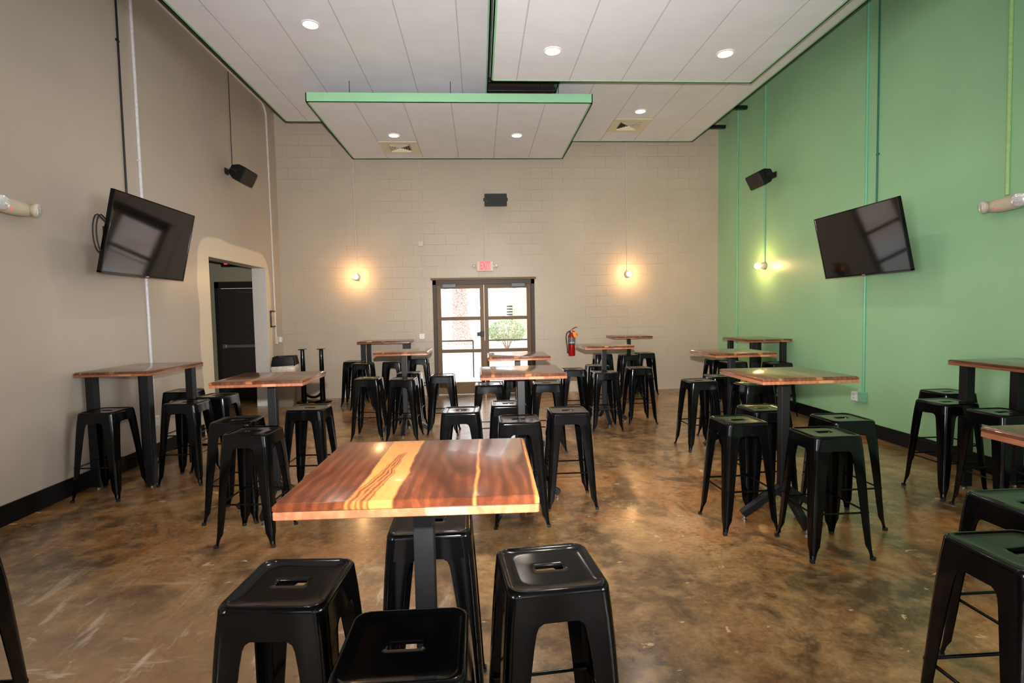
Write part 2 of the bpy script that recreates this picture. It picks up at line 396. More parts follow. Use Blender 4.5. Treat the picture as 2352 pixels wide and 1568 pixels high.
# rear wall, three unseen windows added to let in fill daylight
bm = B(); xs = [XL-.2, -3.15, -1.25, -.45, 1.45, 2.25, 4.15, XR+.2]
for i in range(0, 8, 2): box(bm, xs[i], xs[i+1], YR-.2, YR, 0, CEIL)
for i in (1, 3, 5):
    box(bm, xs[i], xs[i+1], YR-.2, YR, 0, .8); box(bm, xs[i], xs[i+1], YR-.2, YR, 3.0, CEIL)
struct('wall_rear', bm, M['wall_beige'])
WN = [((xs[i]+xs[i+1])/2, YR-.1, 0, .95) for i in (1, 3, 5)]+[(XL-.11, -2.1, PI/2, 1.5), (XR+.1, -2.1, -PI/2, 1.5)]  # rear and side windows, all out of view and added for their light
for k, (wx_, wy_, wr_, hw) in enumerate(WN):
    w = tag(empty(f'window_{k+1}', (wx_, wy_, .8), (0, 0, wr_)), kind='structure')
    bm = B()
    for a_ in (-hw, hw-.06): box(bm, a_, a_+.06, -.04, .04, 0, 2.2)
    for z_ in (0, .7, 1.42, 2.14): box(bm, -hw, hw, -.035, .035, z_, z_+.06)
    box(bm, -.03, .03, -.035, .035, 0, 2.2)
    obj('window_frame', bm, M['bronze_dark'], w)
    obj('glass_pane', box(B(), -hw+.06, hw-.06, -.004, .004, .06, 2.14), M['glass'], w)
# vestibule
bm = B(); box(bm, VX-.2, VX, 6.6, YB+.2, 0, 3.1); box(bm, VX, XL-.22, 6.6, 6.8, 0, 3.1)
struct('wall_vestibule', bm, M['wall_vest'])
V0, V1, VZ = -4.86, -3.94, 2.21
bm = B(); box(bm, VX, V0, YB, YB+.2, 0, 3.1); box(bm, V1, XL-.001, YB, YB+.2, 0, 3.1); box(bm, V0, V1, YB, YB+.2, VZ, 3.1)
struct('wall_vestibule_end', bm, M['wall_vest'])
struct('ceiling_vestibule', box(B(), VX-.2, XL-.22, 6.6, YB+.2, 3.1, 3.2), M['ceiling'])
# jamb lining of the opening
bm = B()
box(bm, XL-.235, XL-.004, OY1-.008, OY1+.001, .12, OZ); box(bm, XL-.235, XL-.004, OY0-.001, OY0+.008, .0, OZ); box(bm, XL-.235, XL-.004, OY0, OY1, OZ-.008, OZ+.001)
struct('trim_1', bm, M['jamb'])
struct('trim_2', box(B(), XL-.24, XL+.012, OY1-.012, OY1+.09, 0, .125, .002), M['white_plastic'])
# baseboards
struct('baseboard_left', box(B(), XL, XL+.018, YR, OY0-.35, 0, .157, .003), M['baseboard'])
struct('baseboard_right', box(B(), XR-.018, XR, YR, YB, 0, .157, .003), M['baseboard'])

# glass double door
d1 = tag(empty('door_1', (DX0, YB+.06, 0)), 'bronze framed double glass door with three panes in each leaf', kind='structure')
WD = DX1-DX0
bm = B(); box(bm, 0, .07, -.07, .06, 0, DZ, .003); box(bm, WD-.07, WD, -.07, .06, 0, DZ, .003); box(bm, 0, WD, -.07, .06, DZ-.10, DZ, .003)
obj('door_frame', bm, M['bronze_dark'], d1)
obj('head_trim', box(B(), -.03, WD+.03, -.085, -.055, DZ-.012, DZ+.03, .004), M['bronze'], d1)
obj('threshold', box(B(), .07, WD-.07, -.06, .06, 0, .015, .003), M['steel'], d1)
lw = (WD-.14-.016)/2
for s in (0, 1):
    x0 = .07+.004+s*(lw+.008); x1 = x0+lw
    bm = B(); st = .075
    box(bm, x0, x0+st, -.025, .025, .018, DZ-.104, .003); box(bm, x1-st, x1, -.025, .025, .018, DZ-.104, .003)
    lz = [(.018, .235), (.80, .865), (1.42, 1.485), (2.02, DZ-.104)]
    for a_, b_ in lz: box(bm, x0+st, x1-st, -.025, .025, a_, b_, .002)
    lf = obj('door_leaf', bm, M['bronze'], d1)
    for (a_, b_) in ((.235, .80), (.865, 1.42), (1.485, 2.02)):
        obj('glass_pane', box(B(), x0+st-.005, x1-st+.005, -.004, .004, a_-.005, b_+.005), M['glass'], lf)
    bm = B()
    cx = x0+.24 if s == 0 else x1-.24
    box(bm, cx-.13, cx+.13, -.115, -.07, DZ-.155, DZ-.085, .006)
    cl = obj('door_closer', bm, M['closer'], d1)
    bm = B(); bar(bm, (cx+.05, -.09, DZ-.16), (cx-.09+.0, -.05, DZ-.175), .022, .008); bar(bm, (cx+.05, -.09, DZ-.16), (cx+.14, -.035, DZ-.17), .022, .008)
    obj('closer_arm', bm, M['steel'], cl)
    if s == 0:
        bm = B(); box(bm, x1-.085, x1-.0, -.06, -.025, 1.10, 1.20, .006); box(bm, x1-.14, x1-.06, -.085, -.05, 1.115, 1.185, .006)
        obj('door_lock', bm, M['black_plastic'], d1)
    bm = B(); zr = 1.085
    tube(bm, [(x0+st, .10, zr), (x1-st, .10, zr)], .012, 8); bar(bm, (x0+st+.02, .02, zr), (x0+st+.02, .1, zr), .02, .02); bar(bm, (x1-st-.02, .02, zr), (x1-st-.02, .1, zr), .02, .02)

# vestibule door
d2 = tag(empty('door_2', (V0, YB+.03, 0)), 'black exit door with grey push bar inside the side vestibule', kind='structure')
wv = V1-V0
bm = B(); box(bm, 0, .08, -.05, .05, 0, VZ, .003); box(bm, wv-.02, wv, -.05, .05, 0, VZ, .003); box(bm, 0, wv, -.05, .05, VZ-.12, VZ, .003)
obj('door_frame', bm, M['frame_black'], d2)
obj('door_leaf', box(B(), .075, wv-.01, -.02, .025, .0, VZ-.125, .002), M['door_black'], d2)
bm = B(); box(bm, .12, wv-.05, -.085, -.055, .995, 1.05, .006); box(bm, .12, .19, -.09, -.02, .985, 1.06, .008); box(bm, wv-.12, wv-.05, -.09, -.02, .985, 1.06, .008)
obj('push_bar', bm, plain('aged_aluminium', srgb(120, 118, 105), .4, metal=.5), d2)
bm = B(); bar(bm, (.42, -.08, 2.02), (.8, -.05, 2.0), .02, .012); box(bm, .70, .86, -.09, -.02, 1.85, 1.93, .005)
obj('door_closer', bm, M['steel'], d2)
obj('kick_strip', box(B(), .085, wv-.02, -.03, -.02, .01, .06), M['frame_black'], d2)

# ------------------------------------------------------------------ text
def text_mesh(name, s, size, mat, parent, loc, rot, depth=.001, bold=0.0, sx=1.0):
    cu = bpy.data.curves.new(name, 'FONT'); cu.body = s; cu.size = size; cu.extrude = depth; cu.offset = bold
    cu.align_x = 'CENTER'; cu.align_y = 'CENTER'
    to = bpy.data.objects.new(name, cu); COL.objects.link(to)
    dg = bpy.context.evaluated_depsgraph_get(); me = bpy.data.meshes.new_from_object(to.evaluated_get(dg))
    bpy.data.objects.remove(to); bpy.data.curves.remove(cu)
    me.materials.clear(); me.materials.append(mat)
    for v in me.vertices: v.co.x *= sx
    o = bpy.data.objects.new(name, me); o.location = loc; o.rotation_euler = rot
    return link(o, parent)

# ------------------------------------------------------------------ suspended ceiling panels
PT = .115
def panel(x0, x1, y0, y1, z, ox, oy, label, wires, name='ceiling_panel'):
    p = tag(empty(name, (0, 0, 0)), label, 'ceiling panel', 'suspended ceiling panels')
    obj('tile_surface', box(B(), x0+.02, x1-.02, y0+.02, y1-.02, z+.006, z+.05), tilemat(f'ceiling_tiles_{x0:.1f}_{z:.1f}', ox, oy), p)
    bm = B()
    for (a, b, c_, d_) in ((x0, x0+.012, y0, y1), (x1-.012, x1, y0, y1), (x0, x1, y0, y0+.012), (x0, x1, y1-.012, y1)):
        box(bm, a, b, c_, d_, z, z+PT)
    for (a, b, c_, d_) in ((x0, x0+.03, y0, y1), (x1-.03, x1, y0, y1), (x0, x1, y0, y0+.03), (x0, x1, y1-.03, y1)):
        box(bm, a, b, c_, d_, z, z+.0055)
    obj('fascia', bm, M['fascia'], p)
    for (wx, wy) in wires:
        obj('hanger_wire', tube(B(), [(wx, wy, z+.05), (wx, wy, CEIL)], .004, 6), M['black_satin'], p)
    return p
ZA, ZB, ZC = 4.57, 4.21, 4.245
panel(-2.95, .175, 1.2, 8.62, ZA, -2.607, 6.10, 'large high white tiled panel over the left of the room', [(-1.6, 3), (-1.2, 8.4), (-2.6, 5), (-.3, 3)])
panel(1.10, 3.90, 1.2, 9.57, ZA, 2.2, 9.06-.6096*4, 'high white tiled panel over the right side, mostly behind the lower one', [(1.4, 9.3), (3.5, 9.3), (3.5, 3)])
for (by, bl) in ((7.16, 'nearer'), (7.44, 'farther')):
    tag(obj('cross_beam', box(B(), .17, 1.12, by-.03, by+.03, ZA+.0, ZA+.055, .003), M['black_satin']), f'black steel cross beam in the gap between the high panels, {bl} one', 'beam', 'black cross beams')
panel(.18, 3.27, .9, 6.27, ZB, .48, 5.22, 'low white tiled panel nearest the camera at upper right', [(.5, 6.1), (2.9, 6.1), (.5, 3), (2.9, 3)])
panel(-2.13, 1.52, 6.98, 9.47, ZC, -1.53, 9.16-.6096*3, 'small low white tiled panel with green front edge near back wall', [(-1.62, 7.15), (-.32, 7.15), (1.1, 7.15), (-1.6, 9.2), (1.1, 9.2)])
for (lx, ly) in ((9.0, 4.96), (9.8, 4.91)):
    tag(obj('support_strut', box(B(), 3.3, XR-.02, lx-.03, lx+.03, ly-.03, ly+.03, .004), M['black_satin']), f'black steel strut between high right panel and green wall, {"nearer one" if lx < 9.5 else "one by the corner"}', 'strut', 'ceiling support struts')

def downlight(x, y, z, label):
    t_ = tag(empty('downlight', (x, y, z)), label, 'ceiling light', 'round recessed downlights')
    obj('trim_ring', lathe(B(), [(.072, .008), (.094, .006), (.096, -.001), (.078, -.006), (.072, -.002)], 32, cap=False), M['white_plastic'], t_, smooth=40)
    obj('lens', lathe(B(), [(.073, .004), (.073, -.003), (.06, -.005), (.02, -.006)], 32), M['downlight'], t_, smooth=60)
    l = lamp('downlight_beam', 'SPOT', (0, 0, -.012), 120, (1, .86, .72), spot_size=math.radians(150), spot_blend=1.0, shadow_soft_size=.07)
    l.parent = t_
    return t_
downlight(-1.689, 5.8, ZA, 'round downlight in high left panel')
downlight(.80, 5.552, ZB, 'left downlight in the low panel nearest the camera')
downlight(2.621, 5.568, ZB, 'right downlight in the low panel nearest the camera')
downlight(-1.233, 8.26, ZC, 'left downlight in small panel, beside its air vent')
downlight(.622, 8.252, ZC, 'right downlight in the small panel near back wall')
downlight(2.508, 8.14, ZA, 'downlight in high right panel in front of the air vent')
for (x, y, z) in ((-1.689, 3.0, ZA), (.8, 2.9, ZB), (2.62, 2.9, ZB)):  # extra downlights out of view, added to light the front of the room
    downlight(x, y, z, 'round downlight overhead in front part of the ceiling')

def vent(x0, y0, z, label):
    w = .5996; t_ = tag(empty('air_vent', (x0+.3, y0+.3, z)), label, 'air vent', 'square ceiling air vents')
    a = .3
    bm = B(); 
    for (p, q, r_, s_) in ((-a, -.17, -a, a), (.17, a, -a, a), (-.17, .17, -a, -.17), (-.17, .17, .17, a)): box(bm, p, q, r_, s_, -.004, .004)
    obj('vent_plate', bm, M['vent'], t_)
    obj('duct_throat', box(B(), -.17, .17, -.17, .17, .0045, .0055), M['vent_dark'], t_)
    for k in range(5):
        r1 = .168-k*.034; r2 = r1-.018; z1, z2 = -.022, .001
        bm = B(); 
        ro = [Vector((sx*r1, sy*r1, z1)) for sx, sy in ((1, 1), (-1, 1), (-1, -1), (1, -1))]
        ri = [Vector((sx*r2, sy*r2, z2)) for sx, sy in ((1, 1), (-1, 1), (-1, -1), (1, -1))]
        loft(bm, [ro, ri, [v_+Vector((0, 0, .0015)) for v_ in ri], [v_+Vector((0, 0, .0015)) for v_ in ro], ro], cap=False)
        obj('louvre_ring', bm, M['vent'], t_)
vent(-1.53, 9.16-.6096, ZC, 'beige louvred air vent in the small low panel')
vent(2.2, 9.06-.6096, ZA, 'beige louvred air vent in the high right panel')

# ------------------------------------------------------------------ electrical runs
def conduit(pts, m, label, r=.012, group='thin wall conduits', straps=()):
    c_ = tag(empty('electrical_conduit', pts[0]), label, 'conduit', group)
    o = Vector(pts[0])
    obj('pipe', tube(B(), [Vector(p)-o for p in pts], r, 10), m, c_, smooth=50)
    for (sx, sy, sz, ax) in straps:
        s_ = Vector((sx, sy, sz))-o; e = .026
        if ax == 'x': obj('strap', box(B(), s_.x-.012, s_.x+.004, s_.y-e, s_.y+e, s_.z-.01, s_.z+.01, .003), m, c_)
        else: obj('strap', box(B(), s_.x-e, s_.x+e, s_.y-.004, s_.y+.014, s_.z-.01, s_.z+.01, .003), m, c_)
    return c_
yb = YB-.013; xl = XL+.013; xr = XR-.013
def strb(x, zs): return [(x, yb, z, 'y') for z in zs]
conduit([(-2.27, yb, CEIL), (-2.275, yb, 2.31)], M['conduit_beige'], 'beige conduit dropping to left wall bulb on back wall', straps=strb(-2.273, (3.0, 4.2)))
conduit([(-1.065, yb, CEIL), (-1.07, yb, 2.86), (-1.095, yb, 1.18)], M['conduit_beige'], 'beige conduit left of the glass doors down to an outlet', .009, straps=strb(-1.08, (1.9, 2.4)))
conduit([(.115, yb, CEIL), (.11, yb, 2.53)], M['conduit_beige'], 'beige conduit dropping to the exit sign above glass doors', .010, straps=strb(.112, (3.05,)))
conduit([(2.84, yb, CEIL), (2.845, yb, 2.29)], M['conduit_beige'], 'beige conduit dropping to right wall bulb on back wall', straps=strb(2.843, (3.2, 4.3)))
conduit([(xl, 5.86, CEIL), (xl, 5.86, 2.7)], M['conduit_black'], 'black cable run above the left television', .010, straps=[(xl, 5.86, 4.42, 'x')])
conduit([(xl, 6.10, CEIL), (xl, 6.115, .46)], plain('conduit_pale', srgb(205, 200, 205), .3), 'pale conduit running behind left television to a floor outlet', .017, straps=[(xl, 6.10, 3.27, 'x')])
arc = [(xl, 9.53+.2*math.sin(a_), 5.03+.2*math.cos(a_)) for a_ in (0, .4, .8, 1.2, 1.57)]
conduit([(xl, 5.0, 5.23)]+arc+[(xl, 9.74, 3.9), (xl, 9.76, 1.2)], plain('conduit_pale_2', srgb(200, 190, 182), .3), 'pale conduit bending down left wall corner past the picture frame', .017, straps=[(xl, 9.745, 2.2, 'x')])
conduit([(xl-.004, 8.35, 5.2), (xl-.004, 8.34, 3.75)], M['conduit_black'], 'thin dark wire dropping to the speaker on left wall', .005)
conduit([(xr, 8.42, CEIL), (xr, 8.41, 2.29)], M['conduit_green'], 'green conduit dropping to the bulb on green wall', .013, straps=[(XR, 8.42, 4.4, 'x')])
conduit([(xr, 9.32, CEIL), (xr, 9.34, .2)], M['conduit_green'], 'green conduit beside the far corner on green wall', .011, straps=[(XR, 9.33, 2.6, 'x')])
conduit([(xr, 6.17, CEIL), (xr, 6.14, .5)], M['conduit_green'], 'green conduit behind right television down to an outlet', .015, straps=[(XR, 6.16, 4.6, 'x'), (XR, 6.15, 3.3, 'x'), (XR, 6.14, 1.35, 'x')])
conduit([(xr, 5.99, CEIL), (xr, 5.98, 2.6)], plain('conduit_teal_dark', srgb(50, 105, 90), .4), 'dark teal cable run above the right television', .010, straps=[(XR, 5.985, 3.3, 'x')])
conduit([(xr, 4.47, CEIL), (xr, 4.44, 2.5)], plain('conduit_lime', srgb(160, 200, 130), .4), 'pale green conduit above the emergency light on green wall', .017)

def box_out(loc, rotz, label, m=M['white_plastic'], w=.07, h=.115, kind='outlet', d=.05, rec=True):
    t_ = tag(empty('wall_'+kind, loc, (0, 0, rotz)), label, kind, 'small wall boxes')
    obj('back_box', box(B(), -w/2, w/2, -d, 0, -h/2, h/2, .006), m, t_)
    if rec:
        obj('cover_plate', box(B(), -w/2+.004, w/2-.004, -d-.004, -d, -h/2+.004, h/2-.004, .002), M['white_plastic'], t_)
        bm = B()
        for zz in (-.024, .024):
            for xx in (-.009, .009): box(bm, xx-.002, xx+.002, -d-.0055, -d-.0035, zz-.006, zz+.006)
        obj('socket_slots', bm, M['black_plastic'], t_)
box_out((-1.095, YB, 1.13), 0, 'white outlet box on back wall left of the glass doors', w=.1, h=.1)
box_out((-1.072, YB, 2.86), 0, 'small painted junction box high on back wall', M['conduit_beige'], .09, .09, 'junction_box', rec=False)
box_out((XL, 6.115, .42), PI/2, 'white outlet on left wall under the four post table')
box_out((XL, 9.76, 1.13), PI/2, 'painted switch box low on the conduit by the trash can', M['conduit_beige'], .06, .14, 'junction_box', rec=False)
box_out((XL, 9.93, 1.135), PI/2, 'white outlet in the corner above the trash can', w=.08, h=.1)
box_out((XR, 6.25, .445), -PI/2, 'white outlet low on the green wall', w=.1, h=.11)
box_out((XR, 6.13, .45), -PI/2, 'green painted junction box beside the low outlet on green wall', M['conduit_green'], .1, .12, 'junction_box', rec=False)

def sconce(loc, rotz, label):
    t_ = tag(empty('wall_bulb_light', loc, (0, 0, rotz)), label, 'wall light', 'bare bulb wall lights')
    A = Matrix.Rotation(PI/2, 4, 'X')
    obj('round_box', lathe(B(), [(.057, 0), (.06, .01), (.06, .035), (.05, .042)], 28, A), M['conduit_beige'] if abs(rotz) < .1 else M['porcelain'], t_, smooth=40)
    obj('lamp_holder', lathe(B(), [(.055, .042), (.05, .05), (.03, .065), (.024, .08)], 28, A), M['porcelain'], t_, smooth=40)
    pr = [(.02, .08), (.03, .092), (.043, .112), (.047, .13), (.043, .15), (.03, .168), (.012, .176), (.003, .178)]
    obj('bulb', lathe(B(), pr, 28, A), M['bulb'], t_, smooth=60)
    l = lamp('bulb_light', 'POINT', (0, -.13, 0), 27, (1, .56, .22), shadow_soft_size=.05); l.parent = t_
    l.location = (0, -.19, 0)
sconce((-2.273, YB, 2.26), 0, 'glowing bare bulb on the back wall, left of the doors')
sconce((2.85, YB, 2.24), 0, 'glowing bare bulb on the back wall, right of the doors')
sconce((XR, 8.41, 2.23), -PI/2, 'glowing bare bulb on the green wall')

# ------------------------------------------------------------------ exit sign, emergency lights
def head(parent, loc, rotz, r=.04, tilt=.15):
    h_ = obj('lamp_head', lathe(B(), [(.012, -.05), (.03, -.045), (r*.95, -.015), (r, .005), (r*.93, .012)], 24, Matrix.Rotation(PI/2, 4, 'X')), M['beige_plastic'], parent, smooth=40)
    h_.location = loc; h_.rotation_euler = (tilt, 0, rotz)
    obj('lens', lathe(B(), [(r*.93, .0122), (r*.9, .014), (.3*r, .019), (.001, .02)], 24, Matrix.Rotation(PI/2, 4, 'X')), M['lens_glass'], h_, smooth=60)
e = tag(empty('exit_sign', (.118, YB, 2.43)), 'glowing red EXIT sign with two lamp heads above the glass doors', 'exit sign')
obj('housing', box(B(), -.155, .155, -.06, 0, -.10, .10, .012), M['beige_plastic'], e)
obj('sign_face', box(B(), -.115, .115, -.064, -.0595, -.085, .085, .003), M['exit_pink'], e)
text_mesh('exit_lettering', 'EXIT', .205, M['exit_red'], e, (0, -.0655, 0), (PI/2, 0, 0), .001, .007, .46)
bm = B(); box(bm, -.2, .2, -.045, -.02, -.02, .02, .008); obj('lamp_arm', bm, M['beige_plastic'], e)
head(e, (-.215, -.07, .0), -.5, .035); head(e, (.215, -.07, .0), .15, .035)

e2 = tag(empty('exit_sign', (-4.50, YB-.12, 2.56)), 'red lit exit sign above the black vestibule door', 'exit sign')
obj('housing', box(B(), -.16, .16, -.03, .03, -.09, .1, .006), M['black_plastic'], e2)
text_mesh('exit_lettering', 'EXIT', .15, M['led_red'], e2, (0, -.0315, 0), (PI/2, 0, 0), .001, .003, .7)
obj('bracket', box(B(), -.03, .03, .03, .12, -.03, .03), M['black_plastic'], e2)

def emergency(loc, rotz, label):
    t_ = tag(empty('emergency_light', loc, (0, 0, rotz)), label, 'emergency light', 'twin head emergency lights')
    rings = []
    for (x_, w_, h_) in ((-.19, .020, .03), (-.17, .035, .045), (-.10, .045, .058), (0, .05, .064), (.10, .045, .058), (.17, .035, .045), (.19, .020, .03)):
        rings.append([Vector((x_, -.045+w_*math.cos(a_)*.9, h_*math.sin(a_))) for a_ in [2*PI*i/20 for i in range(20)]])
    obj('housing', loft(B(), rings), M['beige_plastic'], t_, smooth=60)
    for s in (-1, 1): head(t_, (s*.165, -.105, .0), s*.35, .058, .1)
    obj('indicator_lamp', lathe(B(), [(.007, 0), (.006, .004), (.001, .006)], 12, Matrix.Translation((-.06, -.087, -.03)) @ Matrix.Rotation(PI/2, 4, 'X')), M['led_red'], t_)
emergency((XL, 4.42, 2.45), PI/2, 'beige twin lamp emergency light on left wall at frame edge')
emergency((XR, 4.41, 2.42), -PI/2, 'beige twin lamp emergency light on green wall at frame edge')

# ------------------------------------------------------------------ speakers
def speaker(loc, rotz, tilt, label, conn):
    t_ = tag(empty('wall_speaker', loc, (0, 0, rotz)), label, 'speaker', 'black wall speakers')
    Tm = Matrix.Rotation(tilt, 4, 'X')
    a, hz = .205, .112
    bm = B()
    r1 = rsq(a, .022, 0, 5, b=hz); r2 = rsq(a, .022, 0, 5, b=hz); r3 = rsq(a*.82, .02, 0, 5, b=hz*.58)
    def P(ring, y): return [Tm @ Vector((v_.x, y, v_.y)) for v_ in ring]
    loft(bm, [P(rsq(a-.006, .02, 0, 5, b=hz-.006), -.10), P(r1, -.092), P(r2, .02), P(r3, .12)])
    obj('cabinet', bm, M['black_plastic'], t_, smooth=35)
    bm = B(); loft(bm, [P(rsq(a-.012, .016, 0, 5, b=hz-.012), -.1), P(rsq(a-.016, .014, 0, 5, b=hz-.016), -.106)])
    obj('grille', bm, M['rubber'], t_)
    g = B()
    lathe(g, [(.004, 0), (.004, .002)], 10, Tm @ Matrix.Translation((-a+.04, -.107, -.03)) @ Matrix.Rotation(PI/2, 4, 'X'))
    obj('badge', g, M['steel'], t_)
    bm = B(); 
    for s in (-1, 1):
        lathe(bm, [(.026, -.012), (.026, .014)], 16, Matrix.Translation((s*(a+.006), -.0, .01)) @ Matrix.Rotation(PI/2, 4, 'Y'))
        bar(bm, (s*(a+.012), 0, .01), (s*(a+.012), .07, .04), .006, .03, .001); bar(bm, (s*(a+.012), .07, .04), (s*.05, .15, .05), .03, .006, .001)
    box(bm, -.07, .07, .13, .165, .01, .085, .004); box(bm, -.035, .035, .16, conn, .03, .075, .004); box(bm, -.05, .05, conn-.02, conn, .01, .10, .004)
    obj('bracket', bm, M['black_satin'], t_)
speaker((.333, YB-.22, 3.62), 0, .18, 'black box speaker centred high on the back wall', .22)
speaker((XL+.24, 8.15, 3.635), PI/2, .48, 'black box speaker on the left wall', .24)
speaker((XR-.24, 8.15, 3.56), -PI/2, .48, 'black box speaker on the green wall', .24)

# ------------------------------------------------------------------ televisions
def tv(loc, rotz, tilt, wallgap, label, loop):
    Wd, Hd = 1.335, .76
    t_ = tag(empty('television', loc, (0, 0, rotz)), label, 'television', 'tilted wall televisions')
    T = Matrix.Rotation(tilt, 4, 'X')
    def bx(bm, *a, bev=0): return box(bm, *a, bev, 0, 2, T)
    bm = B(); f = .012
    for (a, b, c_, d_) in ((-Wd/2, -Wd/2+f, -Hd/2, Hd/2), (Wd/2-f, Wd/2, -Hd/2, Hd/2), (-Wd/2, Wd/2, Hd/2-f, Hd/2), (-Wd/2, Wd/2, -Hd/2, -Hd/2+f*1.5)):
        bx(bm, a, b, -.012, .03, c_, d_, bev=.003)
    obj('bezel', bm, M['black_gloss'], t_)
    obj('screen', bx(B(), -Wd/2+f, Wd/2-f, -.007, .0, -Hd/2+f, Hd/2-f), M['screen'], t_)
    bm = B(); bx(bm, -Wd/2+.01, Wd/2-.01, .0, .03, -Hd/2+.01, Hd/2-.01); bx(bm, -.42, .42, .03, .07, -.3, .12, bev=.015)
    obj('back_cover', bm, M['black_plastic'], t_)
    obj('maker_badge', bx(B(), -.025, .025, -.0135, -.0115, -Hd/2+.004, -Hd/2+.012), M['steel'], t_)
    bm = B(); box(bm, -.2, .2, wallgap-.014, wallgap-.002, -.12, .12, .003)
    bar(bm, (-.12, .06, .02), (-.12, wallgap-.01, .0), .03, .05); bar(bm, (.12, .06, .02), (.12, wallgap-.01, .0), .03, .05)
    obj('wall_bracket', bm, M['black_satin'], t_)
    if loop:
        bm = B()
        for k, dx in enumerate((0, .015)):
            pts = [(-Wd/2+.1-dx+.0, .05+.02*k, .1)]
            for i in range(9):
                a_ = PI*i/8; pts.append((-Wd/2+.03-.075*math.sin(a_)-dx, .06+.02*k, -.02+.17*math.cos(a_)))
            pts.append((-Wd/2+.1, .06, -.22)); tube(bm, pts, .006, 8)
        obj('cable_loop', bm, M['rubber'], t_, smooth=60)
tv((XL+.35, 5.684, 2.352), PI/2, .22, .35, 'large black television tilted down on the left wall', True)
tv((XR-.35, 5.814, 2.274), -PI/2, .22, .35, 'large black television tilted down on the green wall', False)

# ------------------------------------------------------------------ fire extinguisher, picture, bin, spare base
x = tag(empty('fire_extinguisher', (1.735, YB-.095, .70)), 'red fire extinguisher with orange tag hanging on the back wall', 'fire extinguisher')
obj('cylinder', lathe(B(), [(.05, 0), (.064, .006), (.068, .02), (.068, .37), (.06, .40), (.035, .425), (.022, .435), (.02, .45)], 32), M['red_paint'], x, smooth=40)
obj('information_label', lathe(B(), [(.0687, .225), (.0687, .355)], 32, cap=False), M['label_grey'], x, smooth=60)
bm = B()
for k in range(4): lathe(bm, [(.009, 0), (.009, .002)], 12, Matrix.Rotation((k-1.5)*.33, 4, 'Z') @ Matrix.Translation((0, -.0688, .262)) @ Matrix.Rotation(PI/2, 4, 'X'))
obj('label_symbols', bm, M['white_plastic'], x)
obj('label_band', lathe(B(), [(.0685, .213), (.0695, .216), (.0695, .228), (.0685, .231)], 32, cap=False), M['rubber'], x)
obj('valve', lathe(B(), [(.02, .445), (.024, .452), (.024, .47), (.016, .48), (.014, .50), (.004, .51)], 16), M['steel'], x, smooth=40)
obj('pressure_gauge', lathe(B(), [(.018, 0), (.018, .012), (.01, .015)], 16, Matrix.Translation((-.012, -.01, .495)) @ Matrix.Rotation(PI/2, 4, 'X')), M['brass'], x)
obj('squeeze_lever', tube(B(), [(.0, 0, .498), (.035, 0, .525), (.075, 0, .545), (.115, 0, .55)], [.010, .010, .008, .006], 8), M['red_paint'], x, smooth=60)
obj('carry_handle', tube(B(), [(.0, 0, .478), (.045, 0, .47), (.085, 0, .435), (.115, 0, .395)], [.010, .009, .008, .007], 8), M['red_paint'], x, smooth=60)
obj('hose', tube(B(), [(-.02, 0, .475), (-.06, -.01, .47), (-.095, -.01, .43), (-.108, -.01, .36), (-.10, -.01, .27), (-.085, -.01, .16), (-.078, -.01, .07)], .010, 10), M['rubber'], x, smooth=60)
obj('nozzle', tube(B(), [(-.078, -.01, .09), (-.074, -.01, .055)], [.013, .015], 10), M['rubber'], x)
obj('inspection_tag', box(B(), -.03, .035, -.003, 0, -.09, .0, .001, 0, 1, Matrix.Translation((.035, -.075, .455)) @ Matrix.Rotation(-.3, 4, 'Y')), M['orange_card'], x)
obj('wall_hook', box(B(), -.03, .03, .05, .095, .36, .46, .003), M['black_satin'], x)

pf = tag(empty('picture_frame', (XL, 9.67, 1.515), (0, 0, PI/2)), 'small black framed notice on the left wall beside the opening', 'picture frame')
bm = B()
for (a, b, c_, d_) in ((-.115, -.093, -.145, .145), (.093, .115, -.145, .145), (-.115, .115, .123, .145), (-.115, .115, -.145, -.123)): box(bm, a, b, -.022, 0, c_, d_, .003)
obj('frame', bm, M['black_gloss'], pf)
obj('paper', box(B(), -.094, .094, -.012, -.002, -.124, .124), M['paper'], pf)
bm = B()
for k in range(7): box(bm, -.06, .06-.02*(k % 3), -.0128, -.0115, .07-.022*k, .073-.022*k)
obj('printed_lines', bm, M['ink'], pf)

tc = tag(empty('trash_can', (-3.39, 9.42, 0), (0, 0, .15)), 'grey trash can with clear bag and black hood in the corner', 'trash can')
obj('bin_body', loft(B(), [rsq(.13, .03, 0, 5, b=.15), rsq(.135, .03, .02, 5, b=.155), rsq(.18, .03, .66, 5, b=.19)]), M['bin'], tc, smooth=40)
bm = B(); rg = []
for k, (s_, z_) in enumerate(((.178, .56), (.192, .60), (.200, .66), (.196, .715), (.185, .725))):
    rg.append([v_+Vector((random.uniform(-.006, .006), random.uniform(-.006, .006), random.uniform(-.012, .012) if k < 2 else 0)) for v_ in rsq(s_, .035, z_, 7, b=s_+.012)])
loft(bm, rg, cap=False); obj('bin_bag', bm, M['bag'], tc, smooth=60)
bm = B(); ro = [rsq(.190, .02, .70, 5, b=.205), rsq(.194, .02, .72, 5, b=.208), rsq(.17, .02, .865, 5, b=.185), rsq(.162, .02, .865, 5, b=.177), rsq(.15, .02, .76, 5, b=.165)]
loft(bm, ro, cap=False); bm.faces.new([bm.verts[i] for i in ()]) if False else None
obj('hood', bm, M['black_plastic'], tc, smooth=30)

